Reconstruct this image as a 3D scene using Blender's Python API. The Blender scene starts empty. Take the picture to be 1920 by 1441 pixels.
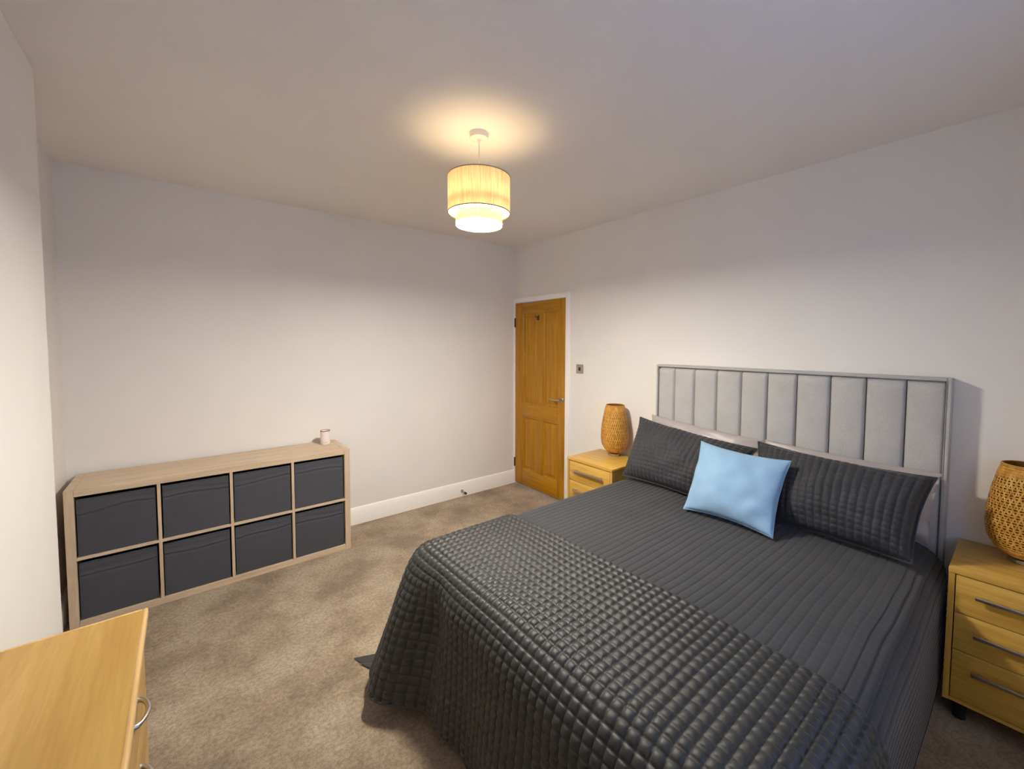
import bpy, bmesh, math, random
from mathutils import Vector, Matrix, noise
random.seed(7)
SC = bpy.context.scene
COL = SC.collection
pi, sin, cos = math.pi, math.sin, math.cos

# ------------------------------------------------------------------ room numbers (metres)
XR, YW, H = 3.393, 0.413, 2.622          # right wall, back wall, ceiling
XL, XC = -0.045, 0.103                   # recessed left wall, face of the chimney breast
YC0, YC1 = -0.760, -2.45                 # chimney breast from / to
YN = -3.75                               # wall behind the camera
LX, LY = 1.695, -1.45                    # ceiling lamp

# ------------------------------------------------------------------ camera
def make_camera():
    f, cx, cy, cz = 778.5, .5207, -3.2481, 1.5752
    yaw, pit, rol = .68800, -.04934, .00414
    F = Vector((sin(yaw)*cos(pit), cos(yaw)*cos(pit), sin(pit)))
    r0 = Vector((cos(yaw), -sin(yaw), 0)); u0 = r0.cross(F)
    R = r0*cos(rol) + u0*sin(rol); U = -r0*sin(rol) + u0*cos(rol)
    cd = bpy.data.cameras.new('camera'); cd.sensor_width = 36; cd.lens = f/1920*36
    cd.shift_x = -24.16/1920; cd.shift_y = -39.3/1920; cd.clip_start = .02
    co = bpy.data.objects.new('camera', cd); COL.objects.link(co)
    co.matrix_world = Matrix(((R.x, U.x, -F.x, cx), (R.y, U.y, -F.y, cy), (R.z, U.z, -F.z, cz), (0, 0, 0, 1)))
    SC.camera = co
make_camera()

# ------------------------------------------------------------------ world (blue dusk seen through the window), exposure
w = bpy.data.worlds.new('dusk'); SC.world = w; w.use_nodes = True
bg = w.node_tree.nodes['Background']
bg.inputs[0].default_value = (.30, .50, 1.0, 1); bg.inputs[1].default_value = 4.2
SC.view_settings.view_transform = 'Standard'; SC.view_settings.look = 'None'
SC.view_settings.gamma = 1; SC.view_settings.use_curve_mapping = False
SC.view_settings.exposure = 0.0
WX0, WX1, WZ0, WZ1 = 0.95, 2.25, .90, 2.20     # window in the wall behind the camera
pl = bpy.data.lights.new('window_portal', 'AREA'); pl.shape = 'RECTANGLE'
pl.size = WX1-WX0; pl.size_y = WZ1-WZ0; pl.cycles.is_portal = True
po = bpy.data.objects.new('window_portal', pl); COL.objects.link(po)
po.location = ((WX0+WX1)/2, YN-.02, (WZ0+WZ1)/2); po.rotation_euler = (pi/2, 0, 0)
# the bulb of the ceiling lamp
bl = bpy.data.lights.new('lamp_bulb', 'POINT'); bl.energy = 3.2; bl.color = (1, .80, .46); bl.shadow_soft_size = .06
bo = bpy.data.objects.new('lamp_bulb', bl); COL.objects.link(bo); bo.location = (LX, LY, 2.272)
DIFFUSER = 440.0                          # glow of the lamp's bottom diffuser
SC.cycles.max_bounces = 10; SC.cycles.diffuse_bounces = 6; SC.cycles.transmission_bounces = 6
SC.cycles.sample_clamp_indirect = 6

# ------------------------------------------------------------------ materials
def srgb(r, g, b):
    f = lambda c: (c/255/12.92) if c <= 10 else ((c/255+.055)/1.055)**2.4
    return (f(r), f(g), f(b), 1)
class M:
    """small node-tree helper"""
    def __init__(s, name, rough=.6, spec=.4, metal=0):
        s.m = bpy.data.materials.new(name); s.m.use_nodes = True
        s.t = s.m.node_tree; s.b = s.t.nodes['Principled BSDF']
        s.b.inputs['Roughness'].default_value = rough
        s.b.inputs['Specular IOR Level'].default_value = spec
        s.b.inputs['Metallic'].default_value = metal
    def n(s, kind, **kw):
        nd = s.t.nodes.new(kind)
        for k, v in kw.items():
            if k in nd.inputs: nd.inputs[k].default_value = v
            else: setattr(nd, k, v)
        return nd
    def l(s, a, b): s.t.links.new(a, b)
    def coord(s, scale=(1, 1, 1), rot=(0, 0, 0), space='Object'):
        c = s.n('ShaderNodeTexCoord'); m = s.n('ShaderNodeMapping')
        m.inputs['Scale'].default_value = scale; m.inputs['Rotation'].default_value = rot
        s.l(c.outputs[space], m.inputs[0]); return m.outputs[0]
    def noise(s, vec, scale, detail=3, rough=.55):
        n = s.n('ShaderNodeTexNoise'); n.inputs['Scale'].default_value = scale
        n.inputs['Detail'].default_value = detail; n.inputs['Roughness'].default_value = rough
        s.l(vec, n.inputs['Vector']); return n.outputs['Fac']
    def ramp(s, fac, stops):
        r = s.n('ShaderNodeValToRGB'); e = r.color_ramp.elements
        while len(e) < len(stops): e.new(.5)
        for k, (p, c) in enumerate(stops): e[k].position = p; e[k].color = c
        s.l(fac, r.inputs[0]); return r.outputs[0]
    def mix(s, a, b, fac, mode='MIX'):
        m = s.n('ShaderNodeMix', data_type='RGBA', blend_type=mode)
        for v, i in ((fac, 0), (a, 6), (b, 7)):
            if hasattr(v, 'is_linked'): s.l(v, m.inputs[i])
            else: m.inputs[i].default_value = v
        return m.outputs[2]
    def color(s, c):
        if hasattr(c, 'is_linked'): s.l(c, s.b.inputs['Base Color'])
        else: s.b.inputs['Base Color'].default_value = c
    def bump(s, h, strength=.2, dist=.002):
        b = s.n('ShaderNodeBump'); b.inputs['Strength'].default_value = strength
        b.inputs['Distance'].default_value = dist
        s.l(h, b.inputs['Height']); s.l(b.outputs[0], s.b.inputs['Normal'])

def plain(name, c, rough=.6, spec=.4, metal=0):
    m = M(name, rough, spec, metal); m.color(c); return m.m
def paint(name, c, strength=.25):
    m = M(name, .75, .25); v = m.coord()
    f = m.noise(v, 1.3, 3)
    c2 = tuple(x*.96 for x in c[:3])+(1,)
    m.color(m.ramp(f, [(.35, c2), (.65, c)]))
    m.bump(m.noise(v, 110, 4, .6), strength, .0022); return m.m
def wood(name, dark, mid, light, axis='X', rough=.38, scale=1.0, spec=.4):
    """straight grain along one axis of the piece"""
    m = M(name, rough, spec)
    long, across = 1.6*scale, 26*scale
    sc = {'X': (long, across, across), 'Y': (across, long, across), 'Z': (across, across, long)}[axis]
    v = m.coord(sc)
    f1 = m.noise(v, 1.0, 4, .6)
    sc2 = tuple(x*6 for x in sc); v2 = m.coord(sc2); f2 = m.noise(v2, 1.0, 3, .7)
    c = m.ramp(f1, [(.3, dark), (.5, mid), (.72, light)])
    g = m.ramp(f2, [(.35, (.80, .78, .75, 1)), (.6, (1, 1, 1, 1))])
    m.color(m.mix(c, g, .55, 'MULTIPLY')); m.bump(f2, .12, .0006)
    return m.m
def fabric(name, c, c2=None, weave=900, rough=.9, sheen=.3, bump=.25, tint=None, spec=.15):
    m = M(name, rough, spec); v = m.coord()
    f = m.noise(v, weave, 2, .6); g = m.noise(v, 9, 3)
    c2 = c2 or tuple(x*.78 for x in c[:3])+(1,)
    a = m.ramp(f, [(.3, c2), (.7, c)])
    m.color(m.mix(a, (.86, .86, .86, 1), m.ramp(g, [(.4, (0, 0, 0, 1)), (.7, (.5, .5, .5, 1))]), 'MULTIPLY'))
    m.bump(f, bump, .0008)
    m.b.inputs['Sheen Weight'].default_value = sheen; m.b.inputs['Sheen Roughness'].default_value = .4
    if tint: m.b.inputs['Sheen Tint'].default_value = tint
    return m.m

WALL = paint('wall_paint', srgb(240, 237, 232))
CEIL = paint('ceiling_paint', srgb(240, 235, 230), .35)
TRIM = plain('white_gloss_trim', srgb(253, 251, 248), .32, .45)
m = M('carpet', .95, .1); v = m.coord()
f1 = m.noise(v, 2.6, 4, .62); f2 = m.noise(v, 260, 3, .7); f3 = m.noise(v, 62, 3, .65); f4 = m.noise(v, 900, 2, .6)
c = m.ramp(f1, [(.38, srgb(168, 144, 118)), (.5, srgb(196, 172, 142)), (.62, srgb(220, 200, 172))])
c = m.mix(c, m.ramp(f3, [(.36, (.66, .63, .60, 1)), (.62, (1.12, 1.12, 1.12, 1))]), .85, 'MULTIPLY')
c = m.mix(c, m.ramp(f2, [(.36, (.52, .50, .47, 1)), (.62, (1.1, 1.1, 1.1, 1))]), .75, 'MULTIPLY')
m.color(c); a_ = m.n('ShaderNodeMath', operation='ADD'); m.l(f2, a_.inputs[0]); m.l(f4, a_.inputs[1])
m.bump(a_.outputs[0], .9, .006); m.b.inputs['Sheen Weight'].default_value = .25
CARPET = m.m
BIRCH = {a: wood('pale_birch_'+a, srgb(196, 172, 146), srgb(210, 188, 160), srgb(222, 202, 178), a, .42) for a in 'XYZ'}
OAK = {a: wood('honey_oak_'+a, srgb(196, 149, 64), srgb(210, 166, 78), srgb(221, 182, 96), a, .32) for a in 'XYZ'}
BEECH = {a: wood('warm_beech_'+a, srgb(176, 136, 68), srgb(188, 149, 78), srgb(202, 164, 94), a, .36, .6) for a in 'XYZ'}
LIPPING = wood('pale_beech_lipping', srgb(206, 166, 106), srgb(218, 180, 122), srgb(228, 194, 140), 'Y', .36)
DOORW = {a: wood('varnished_oak_'+a, srgb(160, 108, 8), srgb(182, 128, 14), srgb(198, 144, 28), a, .3, 1.2) for a in 'XYZ'}
STEEL = plain('brushed_steel', srgb(200, 196, 190), .32, .5, 1)
SATIN = plain('satin_nickel', srgb(190, 185, 178), .38, .5, 1)
DARKMETAL = plain('dark_metal', srgb(70, 62, 55), .5, .5, .7)
BLACK = plain('black_plastic', srgb(24, 24, 26), .5)
BIN = fabric('charcoal_bin_fabric', srgb(84, 85, 92), weave=700, sheen=.1)
BINTOP = fabric('charcoal_bin_band', srgb(76, 77, 84), weave=700, sheen=.15)
SPREAD = fabric('charcoal_bedspread_cotton', srgb(64, 64, 66), weave=800, sheen=.25, rough=.8)
m = M('charcoal_satin_quilt', .55, .6); v = m.coord(); f = m.noise(v, 14, 3)
m.color(m.ramp(f, [(.35, srgb(18, 18, 19)), (.65, srgb(27, 27, 26))]))
m.b.inputs['Sheen Weight'].default_value = .10; m.bump(m.noise(v, 380, 2), .12, .001)
QUILT = m.m
SHAM = fabric('charcoal_sham_cotton', srgb(58, 58, 62), weave=800, sheen=.2, rough=.65, spec=.3)
BLUE = fabric('light_blue_linen', srgb(158, 188, 212), srgb(124, 162, 198), weave=620, sheen=.2)
SILK = plain('silver_satin_pillowcase', srgb(172, 163, 160), .34, .4)
HEAD = fabric('grey_headboard_linen', srgb(208, 206, 203), srgb(172, 170, 167), weave=520, sheen=.15)
DIVAN = fabric('grey_divan_fabric', srgb(120, 118, 116), weave=520)
MATT = fabric('white_mattress_ticking', srgb(214, 212, 208), weave=500)
PINK = plain('pale_pink_ceramic', srgb(240, 226, 222), .4)
WHITEP = plain('white_plastic', srgb(236, 230, 222), .4)
m = M('bamboo', .42, .4); v = m.coord((1, 1, .5)); f = m.noise(v, 60, 3)
m.color(m.ramp(f, [(.3, srgb(196, 136, 52)), (.52, srgb(220, 164, 74)), (.72, srgb(236, 188, 104))])); BAMBOO = m.m
BAMBOO_IN = plain('bamboo_lining', srgb(138, 88, 42), .7)
# lamp shade: linen that lets the bulb's light through
m = M('linen_shade', .9, .1); v = m.coord((140, 140, 9)); f = m.noise(v, 1, 3, .6)
cc = m.ramp(f, [(.3, srgb(196, 176, 140)), (.7, srgb(232, 216, 180))]); m.color(cc)
tr = m.n('ShaderNodeBsdfTranslucent'); m.l(cc, tr.inputs[0]); mx = m.n('ShaderNodeMixShader'); mx.inputs[0].default_value = .45
m.l(m.b.outputs[0], mx.inputs[1]); m.l(tr.outputs[0], mx.inputs[2]); m.l(mx.outputs[0], m.t.nodes['Material Output'].inputs[0])
SHADE = m.m
m = M('lit_diffuser', .6); m.color(srgb(255, 245, 225)); m.b.inputs['Emission Color'].default_value = (1, .935, .815, 1)
m.b.inputs['Emission Strength'].default_value = DIFFUSER; GLOW = m.m
m = M('lit_diffuser_ring', .6); m.color(srgb(255, 245, 225)); m.b.inputs['Emission Color'].default_value = (1, .82, .52, 1)
m.b.inputs['Emission Strength'].default_value = 6; GLOWRING = m.m
m = M('window_glass', .02); m.b.inputs['Transmission Weight'].default_value = 1; m.b.inputs['IOR'].default_value = 1.02; GLASS = m.m

# ------------------------------------------------------------------ object helpers
def props(o, label=None, cat=None, group=None, kind=None):
    for k, v in (('label', label), ('category', cat), ('group', group), ('kind', kind)):
        if v: o[k] = v
    return o
def thing(name, label, cat, loc, rotz=0, group=None):
    o = bpy.data.objects.new(name, None); COL.objects.link(o); o.empty_display_size = .1
    o.location = loc; o.rotation_euler = (0, 0, rotz); return props(o, label, cat, group)
def link(name, bm, mat, parent=None, smooth=False, at=None):
    """one mesh object from a bmesh; 'at' (world point) is subtracted so that the mesh is local to its thing"""
    if at is not None: bmesh.ops.translate(bm, vec=-Vector(at), verts=bm.verts)
    me = bpy.data.meshes.new(name); bm.normal_update(); bm.to_mesh(me); bm.free()
    if smooth:
        for p in me.polygons: p.use_smooth = True
        if smooth != 'all': me.set_sharp_from_angle(angle=math.radians(smooth if smooth is not True else 40))
    me.materials.append(mat)
    o = bpy.data.objects.new(name, me); COL.objects.link(o)
    if parent: o.parent = parent
    return o
def box(bm, x0, x1, y0, y1, z0, z1, bev=0, seg=2):
    r = bmesh.ops.create_cube(bm, size=1)
    vs = r['verts']
    bmesh.ops.scale(bm, vec=(x1-x0, y1-y0, z1-z0), verts=vs)
    bmesh.ops.translate(bm, vec=((x0+x1)/2, (y0+y1)/2, (z0+z1)/2), verts=vs)
    if bev:
        es = list({e for v in vs for e in v.link_edges})
        bmesh.ops.bevel(bm, geom=es, offset=bev, segments=seg, affect='EDGES', profile=.5)
    return bm
def boxm(*a, **k): return box(bmesh.new(), *a, **k)
def lathe(bm, prof, cx=0, cy=0, n=48, cap=True):
    rings = []
    for r, z in prof:
        rings.append([bm.verts.new((cx+r*cos(2*pi*k/n), cy+r*sin(2*pi*k/n), z)) for k in range(n)])
    for a, b in zip(rings, rings[1:]):
        for k in range(n): bm.faces.new((a[k], a[(k+1) % n], b[(k+1) % n], b[k]))
    if cap: bm.faces.new(rings[0][::-1]); bm.faces.new(rings[-1])
    return bm
def tube(bm, pts, r, n=10, cap=True):
    pts = [Vector(p) for p in pts]; rings = []
    for i, p in enumerate(pts):
        t = (pts[min(i+1, len(pts)-1)]-pts[max(i-1, 0)]).normalized()
        a = t.cross(Vector((0, 0, 1)));
        if a.length < .1: a = t.cross(Vector((1, 0, 0)))
        a.normalize(); b = t.cross(a)
        rr = r[i] if isinstance(r, (list, tuple)) else r
        rings.append([bm.verts.new(p+(a*cos(2*pi*k/n)+b*sin(2*pi*k/n))*rr) for k in range(n)])
    for u, v in zip(rings, rings[1:]):
        for k in range(n): bm.faces.new((u[k], u[(k+1) % n], v[(k+1) % n], v[k]))
    if cap: bm.faces.new(rings[0][::-1]); bm.faces.new(rings[-1])
    return bm
def grid(bm, fn, nu, nv, flip=False):
    vs = [[bm.verts.new(fn(i/nu, j/nv)) for j in range(nv+1)] for i in range(nu+1)]
    for i in range(nu):
        for j in range(nv):
            q = (vs[i][j], vs[i+1][j], vs[i+1][j+1], vs[i][j+1])
            bm.faces.new(q[::-1] if flip else q)
    return vs
def structure(name, bm, mat, parent=None, smooth=False):
    o = link(name, bm, mat, parent, smooth)
    if not parent: o['kind'] = 'structure'
    return o
def copy_tree(o, parent=None):
    c = o.copy(); COL.objects.link(c)
    if parent: c.parent = parent
    for ch in list(o.children): copy_tree(ch, c)
    return c

# ------------------------------------------------------------------ the room
structure('floor', boxm(XL-.12, XR+.12, YN-.12, YW+.12, -.10, 0), CARPET)
structure('ceiling', boxm(XL-.12, XR+.12, YN-.12, YW+.12, H, H+.1), CEIL)
structure('wall_back', boxm(XL-.12, XR+.12, YW, YW+.12, 0, H), WALL)
structure('wall_left', boxm(XL-.12, XL, YN, YW, 0, H), WALL)
structure('wall_left_chimney', boxm(XL, XC, YC1, YC0, 0, H, bev=.004), WALL)
DY0, DY1, DZ = -.392, .405, 2.015                                  # door opening
b = bmesh.new(); box(b, XR, XR+.12, YN, DY0-.02, 0, H); box(b, XR, XR+.12, DY0-.02, YW, DZ+.02, H)
structure('wall_right', b, WALL)
b = bmesh.new(); box(b, XL-.12, WX0, YN-.12, YN, 0, H); box(b, WX1, XR+.12, YN-.12, YN, 0, H)
box(b, WX0, WX1, YN-.12, YN, 0, WZ0); box(b, WX0, WX1, YN-.12, YN, WZ1, H)
structure('wall_near', b, WALL)
def skirting(name, pts):
    """moulded skirting board along a polyline on the floor (room side on the left of travel)"""
    prof = [(0, 0), (.018, 0), (.018, .112), (.014, .120), (.011, .134), (.006, .145), (0, .148)]
    b = bmesh.new(); P = [Vector((x, y, 0)) for x, y in pts]; rings = []
    for i, p in enumerate(P):
        ds = [(P[j+1]-P[j]).normalized() for j in (i-1, i) if 0 <= j < len(P)-1]
        ns = [Vector((-d.y, d.x, 0)) for d in ds]
        n = ns[0] if len(ns) == 1 else (ns[0]+ns[1])/(1+ns[0].dot(ns[1]))
        rings.append([b.verts.new(p+n*h+Vector((0, 0, z))) for h, z in prof])
    m_ = len(prof)
    for u, v in zip(rings, rings[1:]):
        for k in range(m_-1): b.faces.new((u[k], v[k], v[k+1], u[k+1]))
    b.faces.new(rings[0]); b.faces.new(rings[-1][::-1])
    bmesh.ops.recalc_face_normals(b, faces=b.faces)
    return structure(name, b, TRIM, smooth=50)
skirting('baseboard_back', [(XR-.022, YW), (XL+.018, YW)])
skirting('baseboard_left', [(XL, YW), (XL, YC0), (XC, YC0), (XC, YC1), (XL, YC1), (XL, YN)])
skirting('baseboard_right', [(XR, YN), (XR, DY0-.052)])
# window behind the camera
wn = bpy.data.objects.new('window_1', None); COL.objects.link(wn); wn['kind'] = 'structure'
wn.location = ((WX0+WX1)/2, YN-.06, WZ0); at = wn.location
b = bmesh.new()
for a in ((WX0, WX0+.06, WZ0, WZ1), (WX1-.06, WX1, WZ0, WZ1), (WX0+.06, WX1-.06, WZ0, WZ0+.06), (WX0+.06, WX1-.06, WZ1-.06, WZ1),
          ((WX0+WX1)/2-.03, (WX0+WX1)/2+.03, WZ0+.06, WZ1-.06)):
    box(b, a[0], a[1], YN-.10, YN-.04, a[2], a[3])
link('window_frame', b, TRIM, wn, at=at)
for k in range(2):
    xa = WX0+.06 if k == 0 else (WX0+WX1)/2+.03; xb = (WX0+WX1)/2-.03 if k == 0 else WX1-.06
    link('pane', boxm(xa, xb, YN-.074, YN-.070, WZ0+.06, WZ1-.06), GLASS, wn, at=at)
link('window_sill', boxm(WX0-.05, WX1+.05, YN-.03, YN+.09, WZ0-.03, WZ0, bev=.006), TRIM, wn, at=at)

# ------------------------------------------------------------------ door
dr = bpy.data.objects.new('door_1', None); COL.objects.link(dr); dr['kind'] = 'structure'
dr['label'] = 'honey brown four-panel wooden door in a white frame at the room corner'
dr.location = (XR, (DY0+DY1)/2, 0); at = dr.location
b = bmesh.new()                                                    # white lining and architrave
box(b, XR-.022, XR+.10, DY0-.046, DY0, 0, DZ+.052, bev=.004)
box(b, XR-.022, XR+.10, DY0, DY1+.008, DZ, DZ+.052, bev=.004)
box(b, XR-.022, XR+.10, DY1-.006, DY1+.008, 0, DZ)
link('door_frame', b, TRIM, dr, smooth=40, at=at)
FX = XR-.012                                                       # front face of the leaf
ya, yb = DY0+.003, DY1-.008
def leaf(name, y0, y1, z0, z1, ax): return link(name, boxm(FX, FX+.04, y0, y1, z0, z1, bev=.0025), DOORW[ax], dr, smooth=40, at=at)
S0, S1, S2, S3 = -.280, -.066, .038, .272                          # panel edges
leaf('stile', ya, S0, .012, DZ-.004, 'Z'); leaf('stile', S3, yb, .012, DZ-.004, 'Z')
leaf('rail', S0, S3, 1.888, DZ-.004, 'Y'); leaf('rail', S0, S3, .765, .930, 'Y'); leaf('rail', S0, S3, .012, .190, 'Y')
leaf('stile', S1, S2, .930, 1.888, 'Z'); leaf('stile', S1, S2, .190, .765, 'Z')
for (y0, y1) in ((S0, S1), (S2, S3)):
    for (z0, z1) in ((.190, .765), (.930, 1.888)):
        b = bmesh.new()                                            # raised-and-fielded panel
        def ring(i, dx): return [b.verts.new((FX+dx, y, z)) for y, z in ((y0+i, z0+i), (y1-i, z0+i), (y1-i, z1-i), (y0+i, z1-i))]
        rs = [ring(0, .003), ring(.008, .013), ring(.020, .014), ring(.045, .006), ring(.05, .006)]
        for u, v in zip(rs, rs[1:]):
            for k in range(4): b.faces.new((u[k], u[(k+1) % 4], v[(k+1) % 4], v[k]))
        b.faces.new(rs[-1]); box(b, FX+.016, FX+.03, y0-.005, y1+.005, z0-.005, z1+.005)
        bmesh.ops.recalc_face_normals(b, faces=b.faces)
        link('panel', b, DOORW['Z'], dr, at=at)
b = bmesh.new(); lathe(b, [(.026, 0), (.026, .006), (.022, .010), (.012, .011), (.010, .04)], n=28)
bmesh.ops.rotate(b, cent=(0, 0, 0), matrix=Matrix.Rotation(-pi/2, 3, 'Y'), verts=b.verts)
bmesh.ops.translate(b, vec=(FX, -.345, 1.018), verts=b.verts)
tube(b, [(FX-.040, -.350, 1.018), (FX-.046, -.335, 1.018), (FX-.048, -.30, 1.018), (FX-.047, -.25, 1.017), (FX-.045, -.215, 1.016)], [.010, .010, .009, .008, .007], 12)
props(link('lever_handle', b, SATIN, dr, smooth=True, at=at), 'satin nickel lever handle on a round rose')
for z in (1.80, .24):
    b = bmesh.new(); box(b, FX-.006, FX+.003, yb-.002, yb+.012, z-.05, z+.05, bev=.002)
    tube(b, [(FX-.006, yb+.006, z-.05), (FX-.006, yb+.006, z+.05)], .006)
    link('hinge', b, DARKMETAL, dr, smooth=40, at=at)
b = bmesh.new(); box(b, FX-.004, FX, .000, .024, 1.815, 1.865, bev=.002)
tube(b, [(FX-.004, .012, 1.850), (FX-.03, .012, 1.838), (FX-.038, .012, 1.848), (FX-.040, .012, 1.862)], .004, 8)
tube(b, [(FX-.004, .012, 1.828), (FX-.022, .012, 1.820), (FX-.028, .012, 1.828)], .004, 8)
props(link('coat_hook', b, DARKMETAL, dr, smooth=40, at=at), 'small bronze coat hook near the top of the door')

# light switch and door stop
t = thing('light_switch', 'square brushed steel light switch with a black rocker on the wall beside the door', 'light switch', (XR, -.569, 1.334))
at = t.location
link('switch_plate', boxm(XR-.007, XR, -.612, -.526, 1.291, 1.377, bev=.002), SATIN, t, smooth=40, at=at)
b = bmesh.new(); box(b, XR-.011, XR-.006, -.580, -.558, 1.318, 1.350, bev=.002)
link('rocker', b, BLACK, t, at=at)
for y in (-.599, -.539):
    b = lathe(bmesh.new(), [(.0035, 0), (.003, .002)], n=10); bmesh.ops.rotate(b, cent=(0, 0, 0), matrix=Matrix.Rotation(-pi/2, 3, 'Y'), verts=b.verts)
    bmesh.ops.translate(b, vec=(XR-.0065, y, 1.334), verts=b.verts); link('screw', b, STEEL, t, at=at)
t = thing('door_stop', 'small metal door stop screwed to the white skirting board', 'door stop', (2.689, YW-.018, .055)); at = t.location
b = bmesh.new(); tube(b, [(2.689, YW-.017, .058), (2.689, YW-.022, .058), (2.689, YW-.023, .058), (2.690, YW-.075, .052)], [.016, .016, .007, .007], 12)
link('rod', b, SATIN, t, smooth=40, at=at)
b = bmesh.new(); tube(b, [(2.690, YW-.072, .052), (2.690, YW-.092, .050)], .012, 12)
link('rubber_tip', b, DARKMETAL, t, smooth=40, at=at)

# ------------------------------------------------------------------ cube shelf along the back wall, with eight bins
SW, SD, SH, ST, SC_, Sp = 1.472, .39, .77, .038, .337, .016
t = thing('cube_shelf', 'low pale birch cube shelf unit of eight compartments along the back wall', 'shelf unit', (0, 0, 0))
link('side_panel', boxm(0, ST, 0, SD, 0, SH, bev=.0015), BIRCH['Z'], t); link('side_panel', boxm(SW-ST, SW, 0, SD, 0, SH, bev=.0015), BIRCH['Z'], t)
link('top_board', boxm(ST+.0008, SW-ST-.0008, 0, SD, SH-ST, SH, bev=.0015), BIRCH['X'], t)
link('bottom_board', boxm(ST+.0008, SW-ST-.0008, 0, SD, 0, ST, bev=.0015), BIRCH['X'], t)
cw = (SW-2*ST-3*Sp)/4; ch = (SH-2*ST-Sp)/2
for k in range(1, 4):
    x = ST+k*cw+(k-1)*Sp
    link('upright', boxm(x, x+Sp, .003, SD, ST, SH-ST, bev=.001), BIRCH['Z'], t)
for k in range(4):
    x = ST+k*(cw+Sp)
    link('shelf_board', boxm(x, x+cw, .003, SD, ST+ch, ST+ch+Sp, bev=.001), BIRCH['X'], t)
def make_bin(seed):
    """open-topped fabric bin, its front slightly slack, with a folded band along the top"""
    bw, bd, bh = cw-.014, .345, ch-.020
    b = bmesh.new(); sv = Vector((seed*7.3, seed*3.1, 0))
    def front(u, v):
        x = -bw/2+bw*u; z = bh*v
        e = (sin(pi*u)*sin(pi*min(1, v*1.02)))
        d = -.004*max(e, 0)**.6+.003*noise.noise(Vector((x*7, z*9, 1))+sv)*max(e, 0)
        zt = .80+.05*noise.noise(Vector((x*5, 0, 3))+sv)+.05*(u-.5)*(1 if seed % 2 else -.4)
        d += -.0030*math.exp(-((v-zt)/.018)**2)+.003*math.exp(-((v-zt+.035)/.016)**2)
        d += .0016*math.exp(-((v-zt-.07-.02*sin(3*u+seed))/.012)**2)
        return Vector((x, d, z))
    grid(b, front, 26, 56)
    box(b, -bw/2, -bw/2+.004, .0005, bd, 0, bh); box(b, bw/2-.004, bw/2, .0005, bd, 0, bh)
    box(b, -bw/2, bw/2, bd-.004, bd, 0, bh); box(b, -bw/2, bw/2, .0005, bd, 0, .004); box(b, -bw/2, bw/2, .003, .006, 0, bh)
    bmesh.ops.recalc_face_normals(b, faces=b.faces)
    return b, bw, bh
words = ['first', 'second', 'third', 'fourth']
for r in range(2):
    for c in range(4):
        b, bw, bh = make_bin(r*4+c+1)
        x = ST+c*(cw+Sp)+cw/2; z = ST if r else ST+ch+Sp
        tt = thing('storage_bin', 'charcoal fabric bin in the %s compartment from the left, %s row of the shelf unit' % (words[c], 'bottom' if r else 'top'),
                   'storage bin', (x+random.uniform(-.002, .002), .014+random.uniform(0, .006), z), 0, 'fabric bins in the cube shelf')
        link('bin_body', b, BIN, tt, smooth=35)
        bb = bmesh.new(); n_ = 24; sv = Vector((c*3.3, r*5.1, 2))
        def rim(u, v):
            x_ = -bw/2+.002+(bw-.004)*u; a = v*2*pi
            return Vector((x_, .0035-.0042*cos(a), bh-.006+.0058*sin(a)+.0015*noise.noise(Vector((x_*9, 0, 0))+sv)))
        grid(bb, rim, n_, 10); bmesh.ops.recalc_face_normals(bb, faces=bb.faces)
        link('rim_band', bb, BINTOP, tt, smooth='all')
t = thing('diffuser_pot', 'small pale pink cylinder standing on the right end of the cube shelf top', 'ornament', (1.367, .262, SH)); at = t.location
link('pot_body', lathe(bmesh.new(), [(.030, 0), (.0345, .003), (.036, .010), (.036, .104), (.035, .108), (.032, .108), (.031, .098), (.001, .096)], n=40), PINK, t, smooth=40)
link('pot_rim', lathe(bmesh.new(), [(.0352, .1045), (.0366, .106), (.0352, .112), (.0325, .112), (.0322, .104)], n=40, cap=False), plain('pot_rim_grey', srgb(150, 128, 124), .4, .5, .4), t, smooth=40)
d_ = (Vector((.52, -3.25, 0))-Vector((1.367, .262, 0))).normalized(); a0 = math.atan2(d_.y, d_.x)
for k, da in enumerate((-.28, .08, .34)):
    b = lathe(bmesh.new(), [(.0035, 0), (.003, .0015)], n=10)
    bmesh.ops.rotate(b, cent=(0, 0, 0), matrix=Matrix.Rotation(pi/2, 3, 'Y'), verts=b.verts); bmesh.ops.translate(b, vec=(.0355, 0, .020), verts=b.verts)
    bmesh.ops.rotate(b, cent=(0, 0, 0), matrix=Matrix.Rotation(a0+da, 3, 'Z'), verts=b.verts)
    link('button', b, plain('button_rose', srgb(205, 168, 160), .4), t)

# ------------------------------------------------------------------ chest of drawers in front of the chimney breast
CX0, CX1, CY1, CY0, CH = .124, .420, -1.640, -2.262, .800
t = thing('chest_of_drawers', 'warm beech chest of drawers with bow handles against the left wall', 'chest of drawers', (CX0, (CY0+CY1)/2, 0)); at = t.location
link('top_board', boxm(CX0, CX1-.010, CY0+.010, CY1-.010, CH-.022, CH), BEECH['Y'], t, smooth=40, at=at)
b = bmesh.new(); box(b, CX1-.012, CX1, CY0, CY1, CH-.0235, CH+.0005, bev=.005, seg=3)
box(b, CX0, CX1-.012, CY1-.011, CY1, CH-.0235, CH+.0003, bev=.003); box(b, CX0, CX1-.012, CY0, CY0+.011, CH-.0235, CH+.0003, bev=.003)
props(link('edge_band', b, LIPPING, t, smooth=40, at=at), 'paler rounded edge band round the top')
fx = CX1-.012
link('side_panel', boxm(CX0+.004, fx-.020, CY1-.024, CY1-.006, 0, CH-.022), BEECH['Z'], t, at=at)
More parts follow.
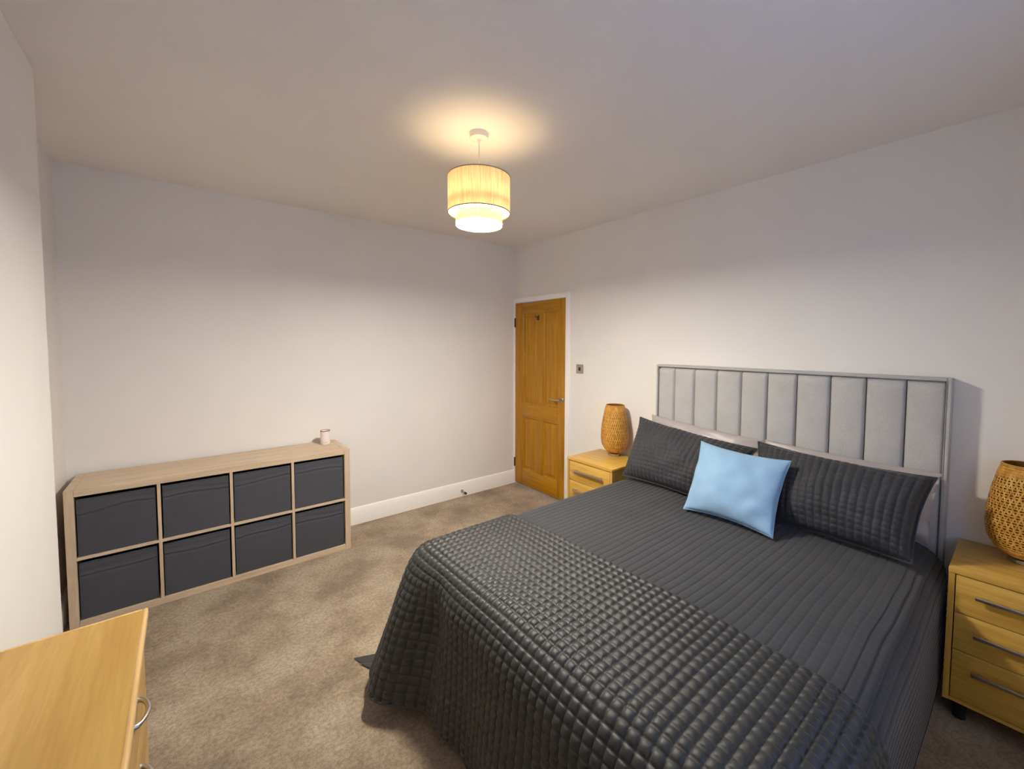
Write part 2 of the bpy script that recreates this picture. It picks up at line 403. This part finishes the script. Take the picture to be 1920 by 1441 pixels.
link('side_panel', boxm(CX0+.004, fx-.020, CY0+.006, CY0+.024, 0, CH-.022), BEECH['Z'], t, at=at)
link('back_panel', boxm(CX0+.004, CX0+.010, CY0+.024, CY1-.024, .04, CH-.022), BEECH['Z'], t, at=at)
link('plinth', boxm(fx-.045, fx-.025, CY0+.024, CY1-.024, 0, .065), BEECH['Y'], t, at=at)
dz = (CH-.022-.068-.006)/3.35
zt = CH-.026; hh = [.196, .150, .357]
for k in range(3):
    z1 = zt; z0 = zt-hh[k]+.004; zt -= hh[k]
    b = bmesh.new(); box(b, fx-.018, fx, CY0+.007, CY1-.007, z0, z1, bev=.002)
    box(b, CX0+.03, fx-.018, CY0+.03, CY1-.03, z0+.02, z1-.03)
    d = link('drawer', b, BEECH['Y'], t, smooth=40, at=at)
    zc = (z0+z1)/2+.012; yc = -1.930
    b = bmesh.new(); pts = [(fx, yc-.047, zc), (fx+.006, yc-.047, zc)]
    pts += [(fx+.006+.017*sin(pi*q/12)**.7 if 0 < q < 12 else fx+.006, yc-.047+.094*q/12, zc) for q in range(0, 13)] + [(fx+.006, yc+.047, zc), (fx, yc+.047, zc)]
    pts = [p for i, p in enumerate(pts) if i == 0 or (Vector(p)-Vector(pts[i-1])).length > 1e-5]
    tube(b, pts, [.0075, .0065]+[.0045+.0012*sin(pi*q/len(pts)) for q in range(len(pts)-4)]+[.0065, .0075], 10)
    link('handle', b, STEEL, d, smooth=True, at=at)

# ------------------------------------------------------------------ nightstands
def make_nightstand(loc, label):
    t = thing('nightstand', label, 'nightstand', loc, 0, 'bedside tables')
    D, Wd, h = .408, .460, .650                                    # local: x 0 (front) .. D, y 0 .. -Wd
    f = .0
    link('top_board', boxm(f-.004, D, -Wd, 0, h-.020, h, bev=.002), OAK['Y'], t, smooth=40)
    link('side_panel', boxm(f, D-.002, -.020, -.001, .085, h-.0205, bev=.001), OAK['Z'], t)
    link('side_panel', boxm(f, D-.002, -Wd+.001, -Wd+.020, .085, h-.0205, bev=.001), OAK['Z'], t)
    link('base_board', boxm(f+.004, D-.002, -Wd+.0205, -.0205, .085, .1), OAK['Y'], t)
    link('back_panel', boxm(D-.012, D-.004, -Wd+.0205, -.0205, .1005, h-.0205), OAK['Z'], t)
    for (x, y) in ((.05, -.05), (.05, -Wd+.05), (D-.05, -.05), (D-.05, -Wd+.05)):
        link('foot', lathe(bmesh.new(), [(.017, 0), (.021, .004), (.023, .0845)], x, y, 20), BLACK, t, smooth=40)
    zs = [(.469, .626), (.311, .466), (.103, .308)]
    for z0, z1 in zs:
        b = bmesh.new(); box(b, f+.001, f+.019, -Wd+.0235, -.0235, z0, z1, bev=.0012)
        box(b, f+.019, D-.03, -Wd+.035, -.035, z0+.015, z1-.02)
        d = link('drawer', b, OAK['Y'], t, smooth=40)
        zc = z1-.067
        b = bmesh.new(); box(b, f-.026, f-.016, -Wd/2-.150, -Wd/2+.150, zc-.007, zc+.007, bev=.002)
        for s in (-1, 1): box(b, f-.017, f+.002, -Wd/2+s*.125-.005, -Wd/2+s*.125+.005, zc-.005, zc+.005)
        link('bar_handle', b, STEEL, d, smooth=40)
    return t
nl = make_nightstand((2.922, -.880, 0), 'honey oak three-drawer nightstand between the door and the bed')
nr = copy_tree(nl); nr.location = (2.968, -3.068, 0); nr['label'] = 'honey oak three-drawer nightstand on the right-hand side of the bed'

# ------------------------------------------------------------------ woven bamboo lamps
def make_bamboo_lamp(loc, label):
    t = thing('table_lamp', label, 'lamp', loc, 0, 'woven bamboo table lamps')
    hgt, z0 = .418, .026
    prof = [(.0, .038), (.03, .062), (.08, .085), (.16, .1035), (.26, .1120), (.36, .1135), (.5, .1105), (.65, .1035), (.8, .0930), (.92, .0815), (1.0, .0720)]
    def rad(s):
        for (a, ra), (b_, rb) in zip(prof, prof[1:]):
            if s <= b_: q = (s-a)/(b_-a); q = q if 0 < a else math.sqrt(max(q, 0)); return ra+(rb-ra)*q
        return prof[-1][1]
    def sm(s): return (rad(max(s-.03, .0))+2*rad(s)+rad(min(s+.03, 1)))/4
    zz = lambda s: z0+(hgt-z0)*s
    b = bmesh.new(); lathe(b, [(.040, 0), (.043, .003), (.043, .016), (.040, .019), (.016, .020), (.016, .030)], n=36)
    props(link('base', b, STEEL, t, smooth=40), 'brushed steel disc base')
    b = bmesh.new(); N, K = 40, 56                                 # two families of slanting strips woven over and under
    for fam in (-1, 1):
        for k in range(N):
            p0 = 2*pi*k/N; prev = None
            for i in range(K+1):
                s = .02+.95*i/K; a = p0+fam*1.15*(s)
                over = .0011*fam*sin(N*(a*1.0)+ (0 if fam > 0 else pi/2))
                r = sm(s)+.001+over; hw = .0026*(.55+.45*r/.11)
                da = hw/r
                v1 = b.verts.new((r*cos(a-da), r*sin(a-da), zz(s))); v2 = b.verts.new((r*cos(a+da), r*sin(a+da), zz(s)))
                if prev: b.faces.new((prev[0], prev[1], v2, v1))
                prev = (v1, v2)
    for j in range(34):                                            # thin hoops that hold the weave
        s = .03+.93*j/33
        r = sm(s)+.0004; n_ = 64; h_ = .0024
        lo = [b.verts.new((r*cos(2*pi*q/n_), r*sin(2*pi*q/n_), zz(s)-h_)) for q in range(n_)]
        hi = [b.verts.new((r*cos(2*pi*q/n_), r*sin(2*pi*q/n_), zz(s)+h_)) for q in range(n_)]
        for q in range(n_): b.faces.new((lo[q], lo[(q+1) % n_], hi[(q+1) % n_], hi[q]))
    o = link('woven_shade', b, BAMBOO, t); o['kind'] = 'stuff'
    b = bmesh.new(); lathe(b, [(sm(s)-.0045, zz(s)) for s in [q/30 for q in range(1, 31)]], n=56, cap=False)
    link('inner_shade', b, BAMBOO_IN, t, smooth='all')
    b = bmesh.new()
    for j in range(9):                                             # close rings at the neck
        s = .885+.115*j/8; z = zz(s); r = sm(s)+.001
        for q in range(48):
            pass
        lathe(b, [(r-.002, z-.0022), (r+.0016, z-.0018), (r+.0018, z+.0016), (r-.002, z+.0022), (r-.002, z-.0022)], n=48, cap=False)
    link('neck_band', b, BAMBOO, t, smooth=60)
    b = bmesh.new()
    for j in range(7):
        s = .01+.075*j/6; z = zz(s); r = sm(s)+.001
        lathe(b, [(r-.002, z-.0028), (r+.0012, z-.0022), (r+.0018, z+.002), (r-.002, z+.0028), (r-.002, z-.0028)], n=48, cap=False)
    link('lower_band', b, BAMBOO, t, smooth=60)
    return t
ll = make_bamboo_lamp((3.262, -1.090, .650), 'egg-shaped woven bamboo lamp on the nightstand between door and bed')
lr = copy_tree(ll); lr.location = (3.262, -3.262, .650); lr['label'] = 'egg-shaped woven bamboo lamp on the nightstand at the right-hand side of the bed'

# ------------------------------------------------------------------ bed: divan, mattress, headboard
t = thing('bed', 'king size bed with a tall grey channelled headboard against the right wall', 'bed', (2.3, -2.22, 0)); at = t.location
link('divan_base', boxm(1.44, 3.29, -2.93, -1.51, .05, .33, bev=.02), DIVAN, t, smooth=40, at=at)
for x in (1.55, 3.15):
    for y in (-2.83, -1.61):
        link('castor_foot', lathe(bmesh.new(), [(.025, 0), (.03, .004), (.03, .05)], x, y, 20), BLACK, t, smooth=40, at=at)
link('mattress', boxm(1.45, 3.285, -2.925, -1.515, .331, .590, bev=.05, seg=4), MATT, t, smooth=60, at=at)
HY0, HY1, HZ = -3.022, -1.447, 1.417
hb = link('headboard', boxm(XR-.060, XR-.002, HY0, HY1, .12, HZ, bev=.006), HEAD, t, smooth=40, at=at)
b = bmesh.new()                                                    # padded border round the channels
box(b, XR-.098, XR-.055, HY0, HY0+.016, .12, HZ, bev=.005); box(b, XR-.098, XR-.055, HY1-.016, HY1, .12, HZ, bev=.006)
box(b, XR-.098, XR-.055, HY0+.016, HY1-.016, HZ-.012, HZ, bev=.004)
link('border', b, HEAD, hb, smooth=40, at=at)
b = bmesh.new(); e = .006
tube(b, [(XR-.099, HY0+.016, .3), (XR-.099, HY0+.016, HZ-.012), (XR-.099, HY1-.016, HZ-.012), (XR-.099, HY1-.016, .3)], .0028, 8)
link('piping', b, HEAD, hb, smooth=40, at=at)
gy = [HY1-.017, -1.595, -1.748, -1.907, -2.067, -2.222, -2.381, -2.546, -2.703, -2.862, HY0+.017]
for y1, y0 in zip(gy, gy[1:]):
    b = bmesh.new(); z0_, z1_ = .30, HZ-.0125; wd = y1-y0
    def chan(u, v):
        y = y0+.0006+(wd-.0012)*u; z = z0_+(z1_-z0_)*v
        e = max(sin(pi*u), 0)**.20*(1-max(0, (v-.975)/.025)**2.6)**.5 if v < 1 else 0
        return Vector((XR-.066-.034*e, y, z))
    grid(b, chan, 22, 40, flip=False); bmesh.ops.recalc_face_normals(b, faces=b.faces)
    if sum(f.normal.x for f in b.faces) > 0: bmesh.ops.reverse_faces(b, faces=b.faces)
    link('channel_panel', b, HEAD, hb, smooth='all', at=at)

# ------------------------------------------------------------------ bedspread and quilted throw
IX0, IY0, IY1, RR = 1.430, -2.904, -1.518, .145                    # flat part of the bed top (edges roll off beyond it)
TOP = .628
def drape(x, y, lift, p=4.0, tipflare=0, floor=.010, flares=(5, 20), right=2.0):
    """cloth coordinate (x towards the head, y across) -> point on the bed; beyond the flat part it rolls over and hangs"""
    s = max(IX0-x, 0); ty = max(y-IY1, 0)-max(IY0-y, 0); tt = abs(ty)
    if p < 3 and ty > 0: tt = min(tt, .640+.09*max(0, min(1, (1.55-x)/.15)))
    if p < 3 and ty < 0: tt = min(tt, .635)
    wob = .005*noise.noise(Vector((x*2.3, y*2.6, lift*9)))+.0025*noise.noise(Vector((x*6, y*5, 4)))
    if s == 0 and tt == 0:
        ed = min(x-IX0, y-IY0, IY1-y); ee = min(1, max(ed, 0)/.35); crown = .012*ee*ee*(3-2*ee)
        return Vector((x, y, TOP+lift+crown+wob))
    d = (s**p+tt**p)**(1/p); L = math.hypot(s, tt); dx, dy = -s/L, (tt/L)*(1 if ty > 0 else -1)
    th = math.atan2(tt, s)                                         # 0 = foot, pi/2 = side
    r = RR+lift
    yy = y-IY1
    near = math.exp(-(min(yy, 0)/.22)**2) if ty >= 0 else math.exp(-((min(IY0-y, 0))/.22)**2)
    al = flares[0]+flares[1]*near*(cos(th) if th > .8 else 1)*(1-.75*max(0, (th-.9)/.67))
    if ty < 0: al = right+(flares[0]-right)*cos(th)**2+8*near*max(0, sin(2*th))
    if s > 0 and tt == 0: al += 2.2*sin(y*11+1)*(1-near)
    al = math.radians(al)
    arc = r*(pi/2-al)
    if d < arc:
        a = d/r; h, v = r*sin(a), r*(1-cos(a))
    else:
        e = d-arc; aa = al
        h = r*sin(arc/r)+e*sin(aa); v = r*(1-cos(arc/r))+e*cos(aa)
    z = TOP+lift-v
    if tipflare and z < floor+.02:
        h += (floor+.02-z)*tipflare; z = max(floor, z*.0+floor+.02*math.exp((z-floor-.02)*12))
    else: z = max(z, floor)
    k = min(1, d/.35)
    bx = min(max(x, IX0), 9); by = min(max(y, IY0), IY1)
    rip = .010*k*sin(th*6.0+.6)*sin(2*th) if (s > 0 and tt > 0) else 0
    if s > 0 and ty <= .30 and yy > -.9:
        g_ = min(1, max(0, d-.06)/.33); g_ = g_*g_*(3-2*g_)
        cf = cos(min(th*1.3, pi/2)) if ty > 0 else 1
        h += g_*(.035*math.exp(-((yy+.03)/.09)**2)*cf-.060*math.exp(-((yy+.215)/.085)**2)-.018*math.exp(-((yy+.5)/.13)**2))
    hang = .006*k*noise.noise(Vector((x*3, y*3, 7)))
    return Vector((bx+dx*(h+rip+hang), by+dy*(h+rip+hang), z+wob*(1-k)))
def cloth(x0, x1, y0, y1, nx, ny, base, disp):
    """grid of cloth coordinates from x1 (head) to x0, y0..y1, displaced along the base surface's normal"""
    P = [[base(x1+(x0-x1)*i/nx, y0+(y1-y0)*j/ny) for j in range(ny+1)] for i in range(nx+1)]
    b = bmesh.new(); V = []
    for i in range(nx+1):
        row = []
        for j in range(ny+1):
            a = P[min(i+1, nx)][j]-P[max(i-1, 0)][j]; c = P[i][min(j+1, ny)]-P[i][max(j-1, 0)]
            n = c.cross(a)
            n = n.normalized() if n.length > 1e-9 else Vector((0, 0, 1))
            if n.z < -.3: n = -n
            row.append(b.verts.new(P[i][j]+n*disp(x1+(x0-x1)*i/nx, y0+(y1-y0)*j/ny, i, j)))
        V.append(row)
    for i in range(nx):
        for j in range(ny): b.faces.new((V[i][j], V[i][j+1], V[i+1][j+1], V[i+1][j]))
    bmesh.ops.recalc_face_normals(b, faces=b.faces)
    return b
PITCH = .034
def groove(v, pw): return abs(sin(pi*v/PITCH))**pw
def spread_disp(x, y, i, j):
    if x < 1.80: return -.002
    def cut(v, w_): return 1-math.exp(-((abs(((v/PITCH+.5) % 1)-.5)*PITCH)/w_)**2)
    return .0028*cut(y, .0030)*(.76+.24*cut(x, .0035))+.0012*groove(y, 1)-.0044
SY0 = PITCH*round((IY0-.66)/PITCH); SN = round((IY1+.73-SY0)/PITCH)     # grid lines fall on the stitch lines
b = cloth(IX0-.63, 3.235, SY0, SY0+SN*PITCH, 260, SN*12, lambda x, y: drape(x, y+.007*noise.noise(Vector((x*2.2, y*2.2, 11)))+.003*noise.noise(Vector((x*6, y*5, 3))), 0, 2.4, 1.0, .006, (3, 8), 0.0), spread_disp)
bs = props(link('bedspread', b, SPREAD, None, smooth='all'), 'charcoal grey bedspread with fine stitched lines covering the bed', 'bedspread')
TX1 = 1.898
def throw_disp(x, y, i, j):
    e = min(1, (TX1-x)/.012)
    puff = groove(y, .24)*(.06+.94*groove(x-TX1, .24))+.25*groove(y, 1)*groove(x-TX1, 1)
    return (.0078*puff-.005)*e+(1-e)*-.008
def throw_base(x, y): return drape(x+.006*noise.noise(Vector((x*2.5, y*2.0, 21))), y+.006*noise.noise(Vector((x*2.5, y*2.5, 5))), .0135, 5.0, 0, .03, (5, 15), 3.0)
QX0 = TX1-33.5*PITCH; QY0 = PITCH*round((IY0-.63)/PITCH); QN = round((IY1+.63-QY0)/PITCH); QY1 = QY0+QN*PITCH
b = cloth(QX0, TX1, QY0, QY1, 268, QN*8, throw_base, throw_disp)
th = props(link('quilted_throw', b, QUILT, None, smooth='all'), 'shiny charcoal throw quilted in small squares across the foot of the bed', 'throw')
b = bmesh.new()                                                    # bound hem along its free lower edges
hp = [throw_base(TX1+(QX0-TX1)*k/60, QY1) for k in range(61)]
hp += [throw_base(QX0, QY1+(QY0-QY1)*k/160) for k in range(1, 161)]
hp += [throw_base(QX0+(TX1-QX0)*k/60, QY0) for k in range(1, 61)]
tube(b, hp, .0055, 8); link('hem', b, QUILT, th, smooth=True)

# ------------------------------------------------------------------ pillows, shams, cushion
def pillow(BL, BR, TL, TR, thick, nu, nv, disp=None, pinch=.06, power=.5, sag=.006, seed=0, back=.7, flange=0, open_corner=None):
    BL, BR, TL, TR = map(Vector, (BL, BR, TL, TR))
    ex = ((BR-BL)+(TR-TL)).normalized(); ez = ((TL-BL)+(TR-BR)).normalized(); n = ex.cross(ez).normalized()
    Wp = ((BR-BL).length+(TR-TL).length)/2; Hp = ((TL-BL).length+(TR-BR).length)/2
    so = Vector((seed*5.7, seed*1.9, seed))
    def pt(u, v, side):
        uu = .5+(u-.5)*(1-pinch*sin(pi*v)**.8*(abs(u-.5)*2)**2) if 0 < v < 1 else u
        vv = .5+(v-.5)*(1-pinch*1.5*sin(pi*u)**.8*(abs(v-.5)*2)**2) if 0 < u < 1 else v
        p = (BL*(1-uu)+BR*uu)*(1-vv)+(TL*(1-uu)+TR*uu)*vv
        fu = min(max((u*Wp-flange)/(Wp-2*flange), 0), 1); fv = min(max((v*Hp-flange)/(Hp-2*flange), 0), 1)
        e = (max(sin(pi*fu), 0)*max(sin(pi*fv), 0))**power
        q = noise.noise(Vector((u*3.1, v*2.7, side))+so)
        bulge = thick/2*e*(1+.12*q)*(1 if side > 0 else -back)
        wr = sag*noise.noise(Vector((u*6, v*5, 3+side))+so)*(.4+.6*e)
        d = disp(u*Wp, v*Hp, e) if (disp and side > 0) else 0
        return p+n*(bulge+wr*(1 if e > 0 else .6)+d+.0015*side)
    b = bmesh.new(); g1 = grid(b, lambda u, v: pt(u, v, 1), nu, nv)
    g2 = grid(b, lambda u, v: pt(u, v, -1), nu, nv, flip=True)
    def edge(g): return [g[i][0] for i in range(nu+1)]+[g[nu][j] for j in range(1, nv+1)]+[g[i][nv] for i in range(nu-1, -1, -1)]+[g[0][j] for j in range(nv-1, 0, -1)]
    A, B = edge(g1), edge(g2)
    for k in range(len(A)): b.faces.new((A[k], B[k], B[(k+1) % len(A)], A[(k+1) % len(A)]))
    rim = [(x.co+y.co)/2 for x, y in zip(A, B)]
    bmesh.ops.recalc_face_normals(b, faces=b.faces)
    return b, rim
def wr_disp(seed):
    so = Vector((seed, 2*seed, 0))
    def f(u, v, e):
        a = noise.noise(Vector((u*3.5, v*22, 0))+so)+.5*noise.noise(Vector((u*9, v*40, 2))+so)
        return .011*a*(1-.3*e)
    return f
# satin pillows standing against the headboard
b, rim = pillow((3.17, -1.46, .65), (3.17, -2.20, .65), (3.245, -1.452, 1.040), (3.255, -2.225, .985), .10, 60, 44, wr_disp(1), .03, .5, .012, 1)
pl_ = thing('pillow', 'silver satin pillow against the headboard behind the left dark sham', 'pillow', (3.2, -1.83, .65), 0, 'satin pillows at the headboard')
link('pillowcase', b, SILK, pl_, smooth='all', at=pl_.location)
b, rim = pillow((3.165, -2.24, .65), (3.17, -2.985, .65), (3.245, -2.242, .995), (3.245, -3.010, .972), .10, 60, 44, wr_disp(2), .03, .5, .012, 2)
pr_ = thing('pillow', 'silver satin pillow against the headboard behind the right dark sham', 'pillow', (3.2, -2.6, .65), 0, 'satin pillows at the headboard')
link('pillowcase', b, SILK, pr_, smooth='all', at=pr_.location)
def sham_disp(u, v, e):
    g = abs(sin(pi*u/.033))**.5; q = abs(sin(pi*v/.027))**.6
    return (.0110*g*(.60+.40*q)-.006)*min(1, e*4+.15)
shams = []
for seed, cor, lab in ((3, ((2.880, -1.462, .648), (2.835, -2.215, .648), (3.125, -1.430, 1.030), (3.130, -2.245, .955)), 'charcoal quilted sham leaning on the bed end nearest the door'),
                       (4, ((2.848, -2.325, .648), (2.868, -2.968, .648), (3.125, -2.250, 1.000), (3.060, -3.012, .990)), 'charcoal quilted sham leaning on the bed beside the right nightstand')):
    b, rim = pillow(*cor, .25, 190, 110, sham_disp, .06, .38, .016, seed, .3, .008)
    c0 = (sum((Vector(c) for c in cor), Vector()))/4; c0.z = .648
    s_ = thing('quilted_sham', lab, 'pillow', c0, 0, 'quilted dark shams')
    link('cover', b, SHAM, s_, smooth='all', at=c0)
    bb = bmesh.new(); tube(bb, rim+[rim[0]], .0042, 6, cap=False)
    link('edge_binding', bb, SHAM, s_, smooth='all', at=c0); shams.append(s_)
b, rim = pillow((2.660, -2.050, .652), (2.665, -2.505, .650), (2.905, -2.018, .992), (2.900, -2.497, .978), .175, 70, 70, lambda u, v, e: .004*noise.noise(Vector((u*16, v*16, 5))), .07, .46, .012, 6, .45)
c0 = Vector((2.72, -2.27, .650))
cu = thing('cushion', 'light blue square scatter cushion leaning against the dark shams', 'cushion', c0)
link('cover', b, BLUE, cu, smooth='all', at=c0)
bb = bmesh.new(); tube(bb, rim+[rim[0]], .0028, 6, cap=False); link('seam', bb, BLUE, cu, smooth='all', at=c0)

# ------------------------------------------------------------------ pendant lamp
t = thing('pendant_lamp', 'lit two-tier cream linen drum pendant lamp hanging from the ceiling', 'lamp', (LX, LY, H))
def rel(prof): return [(r, z-H) for r, z in prof]
link('ceiling_rose', lathe(bmesh.new(), rel([(.046, H), (.047, H-.004), (.046, H-.026), (.042, H-.029), (.012, H-.030), (.007, H-.042)]), n=40), WHITEP, t, smooth=40)
link('cord', lathe(bmesh.new(), rel([(.0032, H-.040), (.0032, 2.335)]), n=12), WHITEP, t, smooth=40)
link('bulb_holder', lathe(bmesh.new(), rel([(.010, 2.350), (.016, 2.340), (.019, 2.322), (.019, 2.312), (.014, 2.310)]), n=24), WHITEP, t, smooth=40)
TAPE = plain('shade_trim_tape', srgb(150, 132, 96), .8)
for nm, R, z0, z1 in (('outer_shade', .156, 2.228, 2.405), ('inner_shade', .117, 2.167, 2.2795)):
    sh = link(nm, lathe(bmesh.new(), rel([(R, z0), (R, z1)]), n=96, cap=False), SHADE, t, smooth='all')
    for z in (z0, z1):
        b = lathe(bmesh.new(), rel([(R-.0015, z-.002), (R+.0012, z-.002), (R+.0012, z+.002), (R-.0015, z+.002), (R-.0015, z-.002)]), n=96, cap=False)
        link('shade_trim', b, TAPE, sh, smooth=40)
b = bmesh.new()
for k in range(3):
    a = 2*pi*k/3+.4; tube(b, [(.018*cos(a), .018*sin(a), 2.318-H), (.154*cos(a), .154*sin(a), 2.400-H)], .0018, 6)
lathe(b, [(.020, 2.314-H), (.022, 2.314-H), (.022, 2.320-H), (.020, 2.320-H), (.020, 2.314-H)], n=24, cap=False)
link('spider_ring', b, WHITEP, t)
link('bottom_diffuser', lathe(bmesh.new(), rel([(.114, 2.170), (.114, 2.173)]), n=64), GLOW, t)
link('upward_light_block', lathe(bmesh.new(), rel([(.1155, 2.1745), (.1155, 2.1765)]), n=64), WHITEP, t)  # added opaque disc, unseen: keeps the diffuser's glow from going up to the ceiling
link('ring_diffuser', lathe(bmesh.new(), rel([(.119, 2.231), (.153, 2.231), (.153, 2.234), (.119, 2.234), (.119, 2.231)]), n=64, cap=False), GLOWRING, t)
bo.parent = t; bo.location = (0, 0, 2.262-H)
